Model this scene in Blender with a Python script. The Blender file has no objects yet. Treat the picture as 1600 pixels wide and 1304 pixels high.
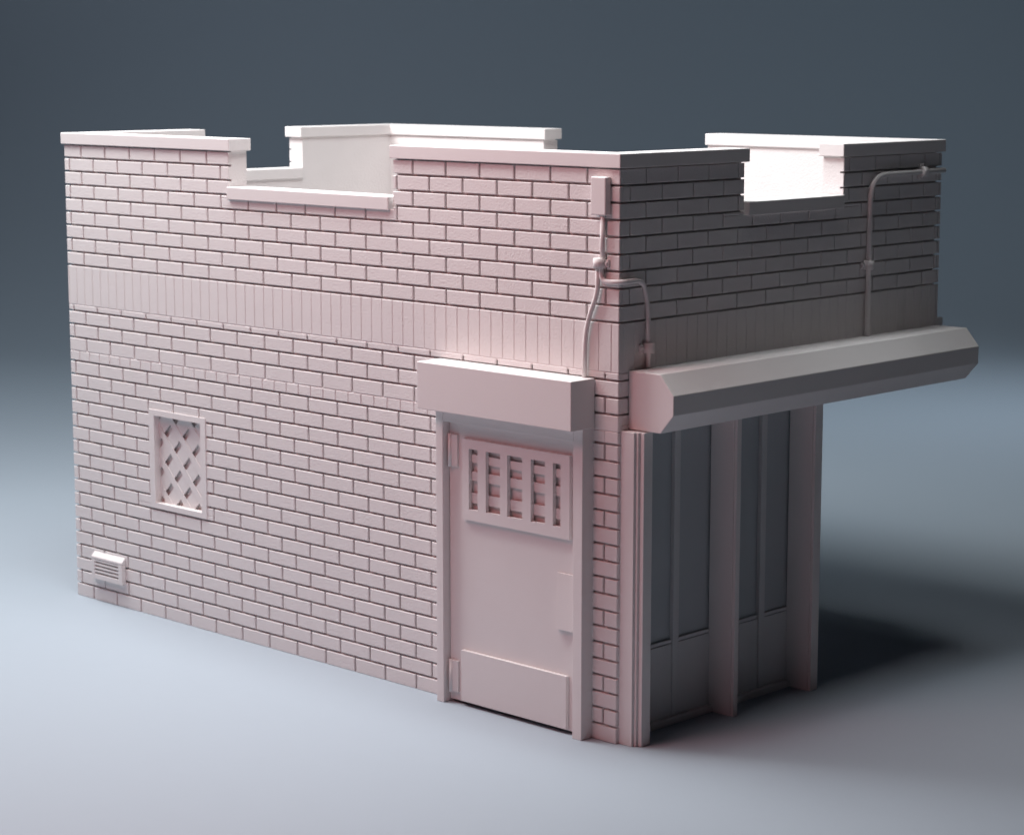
import bpy, bmesh, math, random
from mathutils import Vector, Matrix

random.seed(4)
sc = bpy.context.scene
col = sc.collection

# ------------------------------------------------------------------ sizes
L, W = 6.415, 3.870          # plan of the model (side wall, front wall)
ZT = 4.0                     # underside of the wall copings
ZC = 4.098                   # top of the copings
T = 0.19                     # wall thickness
G = 0.034                    # depth of the mortar grooves
NS = (-4.165, -2.235)        # roof-line notch of the long walls (x)
NF = (1.350, 2.550)          # roof-line notch of the short walls (y)
ZN = 3.625                   # bottom of the notches


# ------------------------------------------------------------------ materials
def plastic(name, base, rough=0.62, grain=0.10, scale=70.0, mottle=0.03):
    m = bpy.data.materials.new(name)
    m.use_nodes = True
    nt = m.node_tree
    b = nt.nodes['Principled BSDF']
    tc = nt.nodes.new('ShaderNodeTexCoord')
    n1 = nt.nodes.new('ShaderNodeTexNoise')
    n1.inputs['Scale'].default_value = scale
    n1.inputs['Detail'].default_value = 4.0
    nt.links.new(tc.outputs['Object'], n1.inputs['Vector'])
    n2 = nt.nodes.new('ShaderNodeTexNoise')
    n2.inputs['Scale'].default_value = 5.0
    n2.inputs['Detail'].default_value = 6.0
    nt.links.new(tc.outputs['Object'], n2.inputs['Vector'])
    mx = nt.nodes.new('ShaderNodeMix')
    mx.data_type = 'RGBA'
    mx.inputs['A'].default_value = (*[c * (1 - mottle) for c in base], 1)
    mx.inputs['B'].default_value = (*[min(1, c * (1 + mottle)) for c in base], 1)
    nt.links.new(n2.outputs['Fac'], mx.inputs['Factor'])
    nt.links.new(mx.outputs['Result'], b.inputs['Base Color'])
    bp = nt.nodes.new('ShaderNodeBump')
    bp.inputs['Strength'].default_value = grain
    bp.inputs['Distance'].default_value = 0.01
    nt.links.new(n1.outputs['Fac'], bp.inputs['Height'])
    nt.links.new(bp.outputs['Normal'], b.inputs['Normal'])
    b.inputs['Roughness'].default_value = rough
    b.inputs['Specular IOR Level'].default_value = 0.3
    return m


M_CAST = plastic('cast_resin', (0.76, 0.71, 0.705), grain=0.38, scale=60.0)
M_SMOOTH = plastic('smooth_resin', (0.76, 0.71, 0.705), grain=0.08, scale=90.0, mottle=0.015)
M_PANE_SHADE = plastic('shaded_pane_resin', (0.44, 0.46, 0.485), rough=0.4, grain=0.03, scale=30.0)  # pane backing: shade of the recess put into a darker base colour
M_FRONT_SHADE = plastic('shaded_shopfront_resin', (0.60, 0.59, 0.60), grain=0.08, scale=90.0, mottle=0.02)  # the pale resin darkened, awning shade painted into risers and mullions
M_ROOF = plastic('roof_deck', (0.34, 0.34, 0.34), grain=0.3, scale=30.0)
M_GROUND = plastic('studio_sweep', (0.328, 0.363, 0.412), rough=0.75, grain=0.02, scale=12.0, mottle=0.01)


# ------------------------------------------------------------------ helpers
class MB:
    """collects quads and solids, builds ONE mesh object"""
    def __init__(self):
        self.bm = bmesh.new()

    def quad(self, pts):
        vs = [self.bm.verts.new(p) for p in pts]
        return self.bm.faces.new(vs)

    def box(self, x0, x1, y0, y1, z0, z1, bev=0.0, seg=2):
        t = bmesh.new()
        vs = [t.verts.new(p) for p in ((x0, y0, z0), (x1, y0, z0), (x1, y1, z0), (x0, y1, z0),
                                       (x0, y0, z1), (x1, y0, z1), (x1, y1, z1), (x0, y1, z1))]
        for f in ((0, 3, 2, 1), (4, 5, 6, 7), (0, 1, 5, 4), (1, 2, 6, 5), (2, 3, 7, 6), (3, 0, 4, 7)):
            t.faces.new([vs[i] for i in f])
        self.merge(t, bev, seg)

    def prism(self, outline, axis, a0, a1, bev=0.0, seg=2):
        """outline of 2-D points extruded along axis (0 x, 1 y, 2 z)"""
        def p(q, a):
            return {0: (a, q[0], q[1]), 1: (q[0], a, q[1]), 2: (q[0], q[1], a)}[axis]
        t = bmesh.new()
        A = [t.verts.new(p(q, a0)) for q in outline]
        B = [t.verts.new(p(q, a1)) for q in outline]
        n = len(A)
        t.faces.new(A)
        t.faces.new(B[::-1])
        for i in range(n):
            t.faces.new((A[i], B[i], B[(i + 1) % n], A[(i + 1) % n]))
        self.merge(t, bev, seg)

    def merge(self, t, bev=0.0, seg=2):
        bmesh.ops.recalc_face_normals(t, faces=t.faces)
        if bev > 0:
            bmesh.ops.bevel(t, geom=list(t.edges), offset=bev, segments=seg, profile=0.5, affect='EDGES')
        me = bpy.data.meshes.new('tmp')
        t.to_mesh(me)
        t.free()
        self.bm.from_mesh(me)
        bpy.data.meshes.remove(me)

    def tube(self, pts, r, n=12):
        t = bmesh.new()
        pts = [Vector(p) for p in pts]
        rings = []
        up = None
        for i, p in enumerate(pts):
            d = (pts[min(i + 1, len(pts) - 1)] - pts[max(i - 1, 0)]).normalized()
            if up is None:
                up = d.orthogonal().normalized()
            up = (up - d * up.dot(d)).normalized()
            s = d.cross(up)
            rings.append([t.verts.new(p + (up * math.cos(a) + s * math.sin(a)) * r)
                          for a in [2 * math.pi * k / n for k in range(n)]])
        for a, b in zip(rings, rings[1:]):
            for k in range(n):
                f = t.faces.new((a[k], a[(k + 1) % n], b[(k + 1) % n], b[k]))
                f.smooth = True
        t.faces.new(rings[0][::-1])
        t.faces.new(rings[-1])
        self.merge(t)

    def build(self, name, mat, parent=None, label=None):
        me = bpy.data.meshes.new(name)
        self.bm.to_mesh(me)
        self.bm.free()
        me.materials.append(mat)
        o = bpy.data.objects.new(name, me)
        col.objects.link(o)
        if parent is not None:
            o.parent = parent
        if label:
            o['label'] = label
        return o


def smooth_path(pts, radius=0.06, n=7):
    """polyline with its inner corners rounded"""
    pts = [Vector(p) for p in pts]
    out = [pts[0]]
    for a, b, c in zip(pts, pts[1:], pts[2:]):
        r = min(radius, (b - a).length * 0.49, (c - b).length * 0.49)
        p0 = b + (a - b).normalized() * r
        p1 = b + (c - b).normalized() * r
        for k in range(n + 1):
            t = k / n
            out.append(p0 * (1 - t) ** 2 + b * 2 * t * (1 - t) + p1 * t * t)
    out.append(pts[-1])
    return out


def subtract(rect, hole):
    u0, u1, z0, z1 = rect
    a0, a1, b0, b1 = hole
    if a0 >= u1 or a1 <= u0 or b0 >= z1 or b1 <= z0:
        return [rect]
    out = []
    if z0 < b0:
        out.append((u0, u1, z0, b0))
    if z1 > b1:
        out.append((u0, u1, b1, z1))
    zz0, zz1 = max(z0, b0), min(z1, b1)
    if u0 < a0:
        out.append((u0, a0, zz0, zz1))
    if u1 > a1:
        out.append((a1, u1, zz0, zz1))
    return out


class Face:
    """a wall plane: local u, height z, depth d (0 on the face, negative inwards)"""
    def __init__(self, which):
        self.w = which

    def p(self, u, z, d):
        return {'side': (u, -d, z), 'front': (d, u, z), 'far': (u, W + d, z), 'back': (-L - d, u, z)}[self.w]


def slab(mb, face, us, zs, filled, d0, d1):
    """closed slab of grid cells between depths d0 (outer) and d1"""
    n, m = len(us) - 1, len(zs) - 1
    F = lambda i, j: 0 <= i < n and 0 <= j < m and filled((us[i] + us[i + 1]) / 2, (zs[j] + zs[j + 1]) / 2)
    for i in range(n):
        for j in range(m):
            if not F(i, j):
                continue
            u0, u1, z0, z1 = us[i], us[i + 1], zs[j], zs[j + 1]
            P = face.p
            mb.quad([P(u0, z0, d0), P(u1, z0, d0), P(u1, z1, d0), P(u0, z1, d0)])
            mb.quad([P(u0, z0, d1), P(u0, z1, d1), P(u1, z1, d1), P(u1, z0, d1)])
            if not F(i - 1, j):
                mb.quad([P(u0, z0, d0), P(u0, z1, d0), P(u0, z1, d1), P(u0, z0, d1)])
            if not F(i + 1, j):
                mb.quad([P(u1, z0, d0), P(u1, z0, d1), P(u1, z1, d1), P(u1, z1, d0)])
            if not F(i, j - 1):
                mb.quad([P(u0, z0, d0), P(u0, z0, d1), P(u1, z0, d1), P(u1, z0, d0)])
            if not F(i, j + 1):
                mb.quad([P(u0, z1, d0), P(u1, z1, d0), P(u1, z1, d1), P(u0, z1, d1)])


def brick(mb, face, u0, u1, z0, z1, g, c=0.0045):
    if u1 - u0 < 0.012 or z1 - z0 < 0.008:
        return
    c = min(c, (u1 - u0) * 0.25, (z1 - z0) * 0.25)
    j = random.uniform(-0.0012, 0.0)
    P = face.p
    A = [P(u0 + c, z0 + c, j), P(u1 - c, z0 + c, j), P(u1 - c, z1 - c, j), P(u0 + c, z1 - c, j)]
    B = [P(u0, z0, j - c), P(u1, z0, j - c), P(u1, z1, j - c), P(u0, z1, j - c)]
    D = [P(u0, z0, -g), P(u1, z0, -g), P(u1, z1, -g), P(u0, z1, -g)]
    va = [mb.bm.verts.new(p) for p in A]
    vb = [mb.bm.verts.new(p) for p in B]
    vd = [mb.bm.verts.new(p) for p in D]
    mb.bm.faces.new(va)
    for k in range(4):
        l = (k + 1) % 4
        mb.bm.faces.new((vb[k], vb[l], va[l], va[k]))
        mb.bm.faces.new((vd[k], vd[l], vb[l], vb[k]))


DEEP, SHAL = 0.0084, 0.0030
PB = 0.3455


def courses(pitch, ja, jb, side=DEEP, DEEP=DEEP, band=0.0018):
    """(z0, z1, pitch, phase, bottom gap, top gap, side gap); ja / jb are the joint phases of alternate courses"""
    R = []
    h = 0.1175
    for i in range(18):
        R.append((i * h, (i + 1) * h, pitch, jb if (17 - i) % 2 == 0 else ja, DEEP, DEEP, side))
    R.append((2.115, 2.205, 0.1465, jb, DEEP, SHAL, SHAL * 1.2))
    for k in range(3):
        R.append((2.205 + k * h, 2.205 + (k + 1) * h, pitch, jb if k == 1 else ja, SHAL if k == 0 else DEEP, DEEP, side))
    R.append((2.5575, 2.612, pitch, jb, DEEP, SHAL, side))
    R.append((2.612, 2.957, pitch / 3, ja, band, DEEP, band))
    h = (ZT - 2.957) / 9
    for k in range(9):
        R.append((2.957 + k * h, 2.957 + (k + 1) * h, pitch, ja if k % 2 == 0 else jb, DEEP, DEEP, side))
    return R


def lay_bricks(mb, face, u0, u1, rows, holes):
    for (z0, z1, pitch, ph, gb, gt, gs) in rows:
        k0 = math.floor((u0 - ph) / pitch)
        k1 = math.ceil((u1 - ph) / pitch)
        for k in range(k0, k1):
            a, b = ph + k * pitch, ph + (k + 1) * pitch
            a = u0 if a < u0 + 1e-6 else a + gs
            b = u1 if b > u1 - 1e-6 else b - gs
            if b - a < 0.012:
                continue
            rects = [(a, b, z0 + gb if z0 > 0 else 0.0, z1 - gt)]
            for h in holes:
                rects = [q for r in rects for q in subtract(r, h)]
            for r in rects:
                brick(mb, face, *r, G)
    # shallow joints: a backing just behind the brick faces
    for (z0, z1, back) in ((2.1225, 2.212, -0.0070), (2.598, 2.949, -0.0045)):
        rects = [(u0 + 0.004, u1 - 0.004, z0, z1)]
        for h in holes:
            rects = [q for r in rects for q in subtract(r, h)]
        for r in rects:
            P = face.p
            mb.quad([P(r[0], r[2], back), P(r[1], r[2], back), P(r[1], r[3], back), P(r[0], r[3], back)])


def inside(holes):
    return lambda u, z: not any(h[0] < u < h[1] and h[2] < z < h[3] for h in holes)


def cuts(u0, u1, holes, k):
    s = {u0, u1}
    for h in holes:
        for q in (h[k], h[k + 1]):
            if u0 < q < u1:
                s.add(q)
    return sorted(s)


# ------------------------------------------------------------------ the building
bld = bpy.data.objects.new('building_model', None)
col.objects.link(bld)
bld['label'] = 'pale unpainted scale model of a brick corner shop with notched roof parapets and long awning'
bld['category'] = 'model building'

WIN = (-5.250, -4.565, 0.985, 1.772)
DOOR = (-1.640, -0.262, -1.0, 2.20)
H_SIDE = [(NS[0], NS[1], ZN, 9), WIN, DOOR]
H_FRONT = [(NF[0], NF[1], ZN, 9), (0.16, 9, -1, 2.25)]
H_FAR = [(NS[0], NS[1], ZN, 9), (-2.2, 9, -1, 2.25)]
H_BACK = [(NF[0], NF[1], ZN, 9)]


def wall(which, u0, u1, s0, s1, holes, rows, label):
    """bricks from u0 to u1, core slab from s0 to s1"""
    f = Face(which)
    mb = MB()
    lay_bricks(mb, f, u0, u1, rows, holes)
    slab(mb, f, cuts(s0, s1, holes, 0), cuts(0.0, ZT, holes, 2), inside(holes), -G, -T)
    return mb.build('wall', M_CAST, bld, label)


wall('side', -L, 0.0, -L + G, -G, H_SIDE, courses(PB, -0.296, -0.123),
     'long brick side wall with a door, a small lattice window and a vent')
wall('front', G, W - G, T, W - T, H_FRONT, courses(0.335, 0.28, 0.1125, 0.0056, 0.0064, 0.0008),
     'short brick front wall in shade above the long awning')
wall('far', -L, 0.0, -L + G, -G, H_FAR, courses(PB, -0.296, -0.123), 'far long wall, smooth white inside')
wall('back', G, W - G, T, W - T, H_BACK, courses(0.335, 0.28, 0.1125, 0.0056, 0.0064, 0.0008), 'short back wall, smooth white inside')

# copings: one L-shaped cap over each corner, one straight sill in each notch
OV, IN, EN = 0.020, 0.212, 0.034       # overhang outside, reach inwards, overhang at the ends
xa, xb = NS[0] + EN, NS[1] - 0.016
ya, yb = NF[0] + EN, NF[1] - EN


def cap(outline):
    mb = MB()
    mb.prism(outline, 2, ZT + 0.001, ZC, bev=0.006)
    mb.build('coping', M_SMOOTH, bld)


cap([(xb, -OV), (OV, -OV), (OV, ya), (-IN, ya), (-IN, IN), (xb, IN)])
cap([(OV, yb), (OV, W + OV), (xb, W + OV), (xb, W - IN), (-IN, W - IN), (-IN, yb)])
cap([(-L - OV, -OV), (xa, -OV), (xa, IN), (-L + IN, IN), (-L + IN, ya), (-L - OV, ya)])
cap([(-L - OV, yb), (-L + IN, yb), (-L + IN, W - IN), (xa, W - IN), (xa, W + OV), (-L - OV, W + OV)])
for (x0, x1, y0, y1) in ((NS[0] + 0.002, NS[1] - 0.03, -0.024, IN), (NS[0] + 0.002, NS[1] - 0.002, W - IN, W + 0.024),
                         (-IN, 0.024, NF[0] + 0.03, NF[1] - 0.012), (-L - 0.024, -L + IN, NF[0] + 0.012, NF[1] - 0.012)):
    mb = MB()
    mb.box(x0, x1, y0, y1, ZN - 0.008, ZN + 0.092, bev=0.006)
    mb.build('notch_sill', M_SMOOTH, bld)

# roof deck behind the parapets, plus the recessed entrance's inner walls and ceiling
mb = MB()
mb.box(-L + T - 0.01, -T + 0.01, T - 0.01, W - T + 0.01, 2.55, 2.65)
mb.build('roof', M_ROOF, bld)
mb = MB()
mb.prism([(-2.2, 2.06), (-0.065, 2.06), (-0.065, 2.135), (-2.125, 2.135), (-2.125, W - G), (-2.2, W - G)], 2, 0.0, 2.3)
mb.build('entrance_wall', M_SMOOTH, bld)
mb = MB()
mb.box(-2.19, -0.03, 2.07, W - 0.03, 2.255, 2.33)
mb.build('entrance_ceiling', M_SMOOTH, bld)

# ---------------------------------------------------------------- small window with lattice
mb = MB()
xo0, xo1, zo0, zo1 = -5.292, -4.527, 0.955, 1.800
xi0, xi1, zi0, zi1 = -5.222, -4.592, 1.000, 1.752
for (a0, a1, b0, b1) in ((xo0, xi0, zo0, zo1), (xi1, xo1, zo0, zo1), (xi0, xi1, zo0, zi0), (xi0, xi1, zi1, zo1)):
    mb.box(a0, a1, -0.007, 0.14, b0, b1, bev=0.0)
win = mb.build('window', M_SMOOTH, bld)
mb = MB()
mb.box(xi0 - 0.01, xi1 + 0.01, 0.078, 0.09, zi0 - 0.01, zi1 + 0.01)
mb.build('pane', M_SMOOTH, win)


def strip(mb, cx, cz, ang, half, hw, y0, y1, box):
    """a diagonal slat clipped to the window opening"""
    ca, sa = math.cos(ang), math.sin(ang)
    poly = [(cx + ca * s * half - sa * t * hw, cz + sa * s * half + ca * t * hw)
            for s, t in ((-1, -1), (1, -1), (1, 1), (-1, 1))]
    for ax, lim, sg in ((0, box[0], 1), (0, box[1], -1), (1, box[2], 1), (1, box[3], -1)):
        out = []
        for p, q in zip(poly, poly[1:] + poly[:1]):
            dp, dq = (p[ax] - lim) * sg, (q[ax] - lim) * sg
            if dp >= 0:
                out.append(p)
            if dp * dq < 0:
                t = dp / (dp - dq)
                out.append((p[0] + (q[0] - p[0]) * t, p[1] + (q[1] - p[1]) * t))
        poly = out
        if len(poly) < 3:
            return
    mb.prism(poly, 1, y0, y1)


mb = MB()
bx = (xi0, xi1, zi0, zi1)
sx, sz = -4.968, 1.252            # centre of one open slot
for k in range(-8, 9):
    o = (k + 0.5) * 0.25
    strip(mb, sx + o, sz, math.radians(-45), 1.5, 0.031, 0.0455, 0.0490, bx)
    strip(mb, sx + o, sz, math.radians(45), 1.5, 0.061, 0.0492, 0.063, bx)
mb.build('lattice', M_SMOOTH, win)

# ---------------------------------------------------------------- air vent
mb = MB()
vx0, vx1, vz0, vz1 = -6.135, -5.685, 0.205, 0.445
mb.prism([(0.0, vz1), (-0.042, vz1 - 0.042), (-0.042, vz1 - 0.062), (0.0, vz1 - 0.062)], 0, vx0, vx1, bev=0.003)   # sloping hood
mb.box(vx0, vx0 + 0.045, -0.042, 0.0, vz0, vz1 - 0.063, bev=0.003)
mb.box(vx1 - 0.055, vx1, -0.042, 0.0, vz0, vz1 - 0.063, bev=0.003)
mb.box(vx0 + 0.046, vx1 - 0.056, -0.042, 0.0, vz0, vz0 + 0.045, bev=0.003)
vent = mb.build('air_vent', M_SMOOTH, bld)
for k in range(4):
    mb = MB()
    z = vz0 + 0.062 + k * 0.032
    mb.prism([(-0.040, z), (-0.006, z + 0.010), (-0.006, z + 0.020), (-0.040, z + 0.016)], 0, vx0 + 0.045, vx1 - 0.055)
    mb.build('louvre', M_SMOOTH, vent)

# ---------------------------------------------------------------- door, frame, canopy
DY = -0.042          # face of the door leaf
mb = MB()
mb.box(-1.680, -1.607, -0.110, 0.02, 0.0, 2.215, bev=0.004)
mb.box(-0.312, -0.226, -0.110, 0.02, 0.0, 2.215, bev=0.004)
mb.box(-1.606, -0.313, -0.110, 0.02, 2.12, 2.215, bev=0.003)
mb.build('door_frame', M_SMOOTH, bld)
mb = MB()
for (a0, a1, b0, b1) in ((-1.602, -1.390, 0.022, 2.116), (-0.450, -0.305, 0.022, 2.116),
                         (-1.390, -0.450, 0.022, 1.475), (-1.390, -0.450, 1.950, 2.116)):
    mb.box(a0, a1, DY, 0.03, b0, b1)
mb.box(-1.390, -0.450, DY + 0.026, 0.03, 1.475, 1.950)
door = mb.build('door', M_SMOOTH, bld)
# window grille: raised frame, upright bars, cross bars behind
mb = MB()
gx0, gx1, gz0, gz1 = -1.443, -0.382, 1.410, 2.005
ix0, ix1, iz0, iz1 = -1.375, -0.466, 1.490, 1.937
for (a0, a1, b0, b1) in ((gx0, ix0, gz0, gz1), (ix1, gx1, gz0, gz1), (ix0, ix1, gz0, iz0), (ix0, ix1, iz1, gz1)):
    mb.box(a0, a1, DY - 0.030, DY - 0.0005, b0, b1)
for (a, b) in ((-1.284, -1.202), (-1.058, -0.986), (-0.838, -0.754), (-0.616, -0.540)):
    mb.box(a, b, DY - 0.030, DY + 0.001, iz0, iz1)
mb.build('window_grille', M_SMOOTH, door)
for (z0, z1) in ((1.832, 1.892), (1.700, 1.768), (1.535, 1.610)):
    mb = MB()
    mb.box(ix0, ix1, DY + 0.002, DY + 0.016, z0, z1)
    mb.build('cross_bar', M_SMOOTH, door)
mb = MB()
mb.box(-1.462, -0.405, DY - 0.030, DY, 0.034, 0.424, bev=0.005)
mb.build('kick_plate', M_SMOOTH, door)
mb = MB()
mb.prism([(DY - 0.012, 1.156), (DY - 0.0003, 1.156), (DY - 0.0003, 0.755), (DY - 0.032, 0.755)], 0, -0.512, -0.345)
mb.build('push_plate', M_SMOOTH, door)
for (z0, z1) in ((0.085, 0.325), (1.785, 2.022)):
    mb = MB()
    mb.box(-1.590, -1.505, DY - 0.020, DY, z0, z1, bev=0.004)
    mb.tube([(-1.578, DY - 0.020, z0 - 0.004), (-1.578, DY - 0.020, z1 + 0.004)], 0.016)
    mb.build('hinge', M_SMOOTH, door)
mb = MB()
mb.box(-1.735, -0.212, -0.245, -0.0005, 2.214, 2.560, bev=0.006)
mb.build('door_canopy', M_SMOOTH, bld, 'square boxed canopy over the side door')

# ---------------------------------------------------------------- awning along the front
mb = MB()
mb.prism([(0.0005, 2.218), (0.290, 2.218), (0.403, 2.350), (0.403, 2.485), (0.285, 2.622), (0.0005, 2.622)],
         1, 0.105, 3.855, bev=0.005)
mb.build('awning', M_SMOOTH, bld, 'long awning box with bevelled edges across the front')
mb = MB()
mb.box(-1.9, -0.06, W + 0.0005, W + 0.17, 2.60, 2.665, bev=0.006)
mb.build('ledge', M_SMOOTH, bld)

# ---------------------------------------------------------------- shopfront
XP = -0.050
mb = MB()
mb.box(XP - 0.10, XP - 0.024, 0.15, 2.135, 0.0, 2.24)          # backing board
shop = mb.build('shopfront', M_PANE_SHADE, bld, 'shopfront in two bays under the awning, its shade painted in')


def pilaster(y0, y1, first=False):
    mb = MB()
    if first:
        mb.box(-0.06, 0.120, 0.030, 0.165, 0.0, 2.212, bev=0.003)
        mb.box(0.121, 0.140, 0.052, 0.165, 0.0, 2.212, bev=0.002)
        mb.box(0.141, 0.175, 0.072, 0.165, 0.0, 2.212, bev=0.004)
    else:
        mb.box(-0.06, 0.150, y0, y1 + 0.008, 0.0, 2.212, bev=0.003)
        mb.box(0.151, 0.175, y0 + 0.006, y1 - 0.012, 0.0, 2.212, bev=0.004)
    mb.build('pilaster', M_SMOOTH, shop)


pilaster(0, 0, True)
pilaster(1.085, 1.155)
pilaster(2.020, 2.128)
for (b0, b1, mc) in ((0.166, 1.084, 0.690), (1.164, 2.019, 1.690)):
    mb = MB()
    mb.box(XP - 0.03, XP + 0.035, b0, b1, 0.0, 0.055, bev=0.005)
    mb.build('plinth', M_SMOOTH, shop)
    mb = MB()
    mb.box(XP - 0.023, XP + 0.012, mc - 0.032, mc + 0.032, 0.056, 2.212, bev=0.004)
    mb.build('mullion', M_FRONT_SHADE, shop)
    for (p0, p1) in ((b0, mc - 0.033), (mc + 0.033, b1)):
        mb = MB()
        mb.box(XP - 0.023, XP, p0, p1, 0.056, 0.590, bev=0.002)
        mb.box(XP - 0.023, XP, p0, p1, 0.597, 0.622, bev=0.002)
        mb.build('stall_riser', M_FRONT_SHADE, shop)

# ---------------------------------------------------------------- conduit on the near corner
mb = MB()
mb.box(-0.214, -0.076, -0.058, 0.0, 3.682, 3.942, bev=0.010, seg=3)
cbox = mb.build('junction_box', M_SMOOTH, bld)


def clamp(mb, face, u, z, along, d, r):
    """a pipe clip: a collar round the pipe on a flat strap with two screw heads; along 0 level pipe, 1 upright"""
    def bx(u0, u1, z0, z1, dd, bev):
        a, b = face.p(u0, z0, 0.0), face.p(u1, z1, dd)
        lo = [min(p, q) for p, q in zip(a, b)]
        hi = [max(p, q) for p, q in zip(a, b)]
        mb.box(lo[0], hi[0], lo[1], hi[1], lo[2], hi[2], bev)
    w, h = (0.070, 0.026) if along else (0.026, 0.062)
    bx(u - w, u + w, z - h, z + h, 0.018, 0.004)
    e = 0.034
    if along:
        mb.tube([face.p(u, z - e, d), face.p(u, z + e, d)], r, 20)
    else:
        mb.tube([face.p(u - e, z, d), face.p(u + e, z, d)], r, 20)
    for s in (-1, 1):
        uu, zz = (u + s * (w - 0.014), z) if along else (u, z + s * (h - 0.014))
        bx(uu - 0.010, uu + 0.010, zz - 0.010, zz + 0.010, 0.030, 0.004)


fs, ff = Face('side'), Face('front')
q = 0.024
mb = MB()
mb.tube([(-0.131, -q, 3.70), (-0.131, -q, 3.33)], 0.0175)
cond = mb.build('conduit', M_SMOOTH, bld)
mb = MB()
clamp(mb, fs, -0.152, 3.357, 1, 0.030, 0.043)
mb.build('clamp', M_SMOOTH, cond)
mb = MB()
mb.tube(smooth_path([(-0.172, -q, 3.35), (-0.172, -q, 3.19), (-0.185, -q, 3.13), (-0.255, -q, 2.97), (-0.285, -q, 2.84),
                     (-0.290, -q, 2.555)], 0.07), 0.0170)
mb.build('conduit', M_SMOOTH, bld)
mb = MB()
mb.tube(smooth_path([(-0.140, -q, 3.35), (-0.140, -q, 3.235), (q, -q, 3.235), (q, 0.225, 3.240), (q, 0.278, 3.06),
                     (q, 0.282, 2.63)], 0.085, 9), 0.0175)
cond = mb.build('conduit', M_SMOOTH, bld)
mb = MB()
clamp(mb, ff, 0.280, 2.765, 1, 0.028, 0.042)
mb.build('clamp', M_SMOOTH, cond)

# ---------------------------------------------------------------- pipe on the front wall
q = 0.028
mb = MB()
mb.tube(smooth_path([(q, 2.862, 2.62), (q, 2.862, 3.850), (q, 3.862, 3.856)], 0.20, 12), 0.0205)
pipe = mb.build('pipe', M_SMOOTH, bld)
mb = MB()
clamp(mb, ff, 2.862, 3.168, 1, 0.030, 0.040)
mb.build('clamp', M_SMOOTH, pipe)
mb = MB()
clamp(mb, ff, 3.560, 3.855, 0, 0.030, 0.040)
mb.build('clamp', M_SMOOTH, pipe)

# ------------------------------------------------------------------ ground: a studio sweep
CAMLOC = Vector((9.9975, -11.3747, 4.7168))
YAW, PITCH = math.radians(134.053), math.radians(-9.0389)
dirh = Vector((math.cos(YAW), math.sin(YAW), 0))
right = Vector((math.sin(YAW), -math.cos(YAW), 0))
prof = [(-14.0, 0.0), (16.0, 0.0), (30.0, 0.0)]
R = 16.0
S0 = 36.0
prof = [(-16.0, 0.0)] + [(s, 0.0) for s in range(0, int(S0) + 1, 6)]
for k in range(1, 25):
    a = math.radians(90) * k / 24
    prof.append((S0 + R * math.sin(a), R * (1 - math.cos(a))))
prof.append((S0 + R, 40.0))
mb = MB()
base = Vector((CAMLOC.x, CAMLOC.y, 0))
HW = 45.0
rows_ = []
for (s, z) in prof:
    c = base + dirh * s
    rows_.append([mb.bm.verts.new(c + right * HW * t + Vector((0, 0, z))) for t in (-1, 0, 1)])
for a, b in zip(rows_, rows_[1:]):
    for k in range(2):
        f = mb.bm.faces.new((a[k], a[k + 1], b[k + 1], b[k]))
        f.smooth = True
gr = mb.build('ground', M_GROUND)
gr['kind'] = 'structure'
gr['label'] = 'smooth blue-grey studio sweep under and behind the model'

# ------------------------------------------------------------------ light
w = bpy.data.worlds.new('World')
sc.world = w
w.use_nodes = True
bg = w.node_tree.nodes['Background']
bg.inputs['Color'].default_value = (0.75, 0.88, 1.0, 1)
bg.inputs['Strength'].default_value = 0.004


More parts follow.
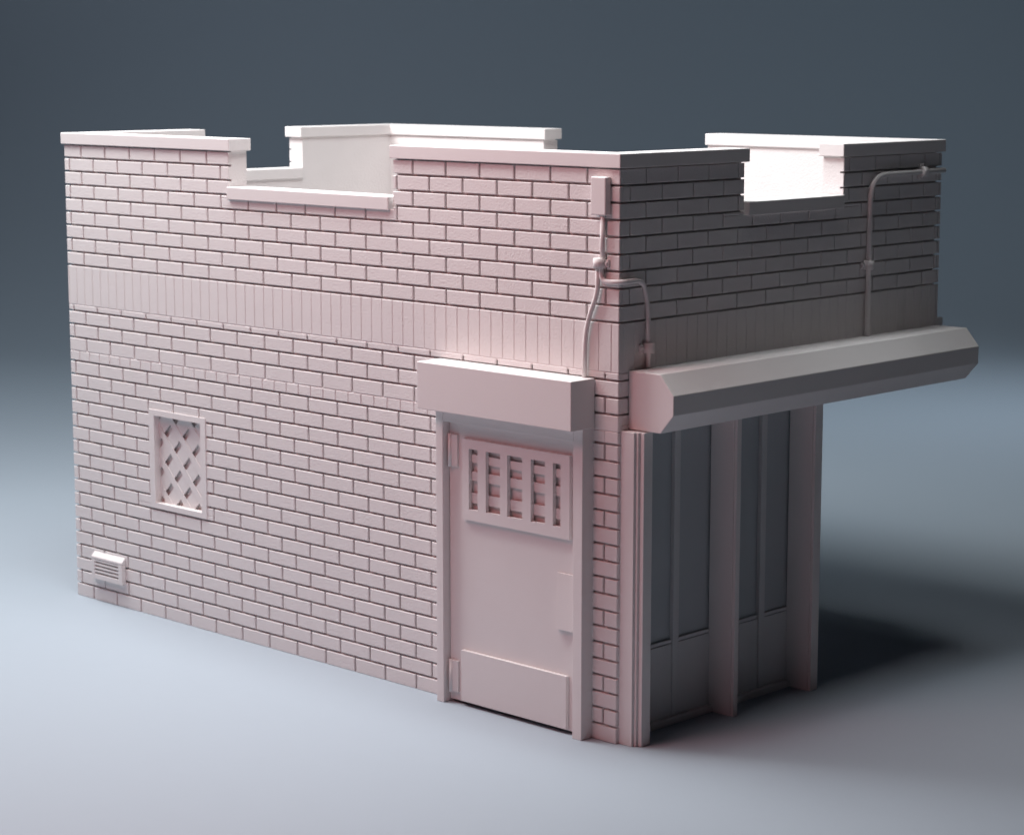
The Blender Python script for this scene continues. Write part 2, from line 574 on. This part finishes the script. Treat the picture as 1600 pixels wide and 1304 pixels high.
def area(name, loc, target, size, power, color, spread=180):
    l = bpy.data.lights.new(name, 'AREA')
    l.energy = power
    l.color = color
    l.shape = 'RECTANGLE'
    l.size = size
    l.size_y = size
    l.spread = math.radians(spread)
    o = bpy.data.objects.new(name, l)
    o.location = loc
    d = Vector(target) - Vector(loc)
    o.rotation_euler = d.to_track_quat('-Z', 'Y').to_euler()
    col.objects.link(o)
    return o


area('key_softbox', (-8.2, -1.8, 10.0), (-4.5, -0.25, 1), 5.0, 1270, (0.984, 1.000, 0.984))
area('overhead_softbox', (-2.2, -0.7, 10.0), (-2.1, 0.5, 0), 4.0, 635, (0.898, 0.992, 1.000))
area('awning_spot', (0.38, 1.95, 15), (0.27, 1.95, 2.6), 3.6, 20, (0.940, 0.977, 1.000), 34)
area('left_softbox', (-18, -6, 12), (-10, 1, 0), 5, 360, (0.500, 0.750, 1.000))
area('far_left_softbox', (-18, 2, 12), (-10, 3, 0), 5, 459, (0.817, 0.948, 1.000))
area('backdrop_softbox', (-21, 12, 16), (-38, 24, 4), 7, 351, (0.769, 0.889, 1.000))
area('rear_softbox', (-8, 22, 14), (-20, 34, 3), 6, 240, (0.650, 0.863, 1.000))
area('side_floor_softbox', (0, 20, 10), (-8, 13, 0), 4, 190, (0.724, 0.882, 1.000), 70)
area('rose_softbox', (-1.7, -6.0, 8.2), (-0.6, 0, 2.5), 2.5, 180, (1.000, 0.325, 0.325))
area('pink_softbox', (0.9, -6, 2.0), (-0.2, 0, 1.4), 1.2, 12, (1.000, 0.333, 0.375))

# ------------------------------------------------------------------ camera
cam = bpy.data.cameras.new('Camera')
co = bpy.data.objects.new('Camera', cam)
col.objects.link(co)
co.location = CAMLOC
d = Vector((math.cos(PITCH) * math.cos(YAW), math.cos(PITCH) * math.sin(YAW), math.sin(PITCH)))
up = right.cross(d)
co.matrix_world = Matrix(((right.x, up.x, -d.x, CAMLOC.x), (right.y, up.y, -d.y, CAMLOC.y),
                          (right.z, up.z, -d.z, CAMLOC.z), (0, 0, 0, 1)))
cam.sensor_width = 36.0
cam.lens = 3505.55 / 1600 * 36.0
cam.clip_end = 500
sc.camera = co
cam.dof.use_dof = True
cam.dof.focus_distance = 15.6
cam.dof.aperture_fstop = 2.0

vs = sc.view_settings
vs.view_transform = 'Standard'
vs.look = 'None'
vs.exposure = 0.0
vs.gamma = 1.0
vs.use_curve_mapping = False
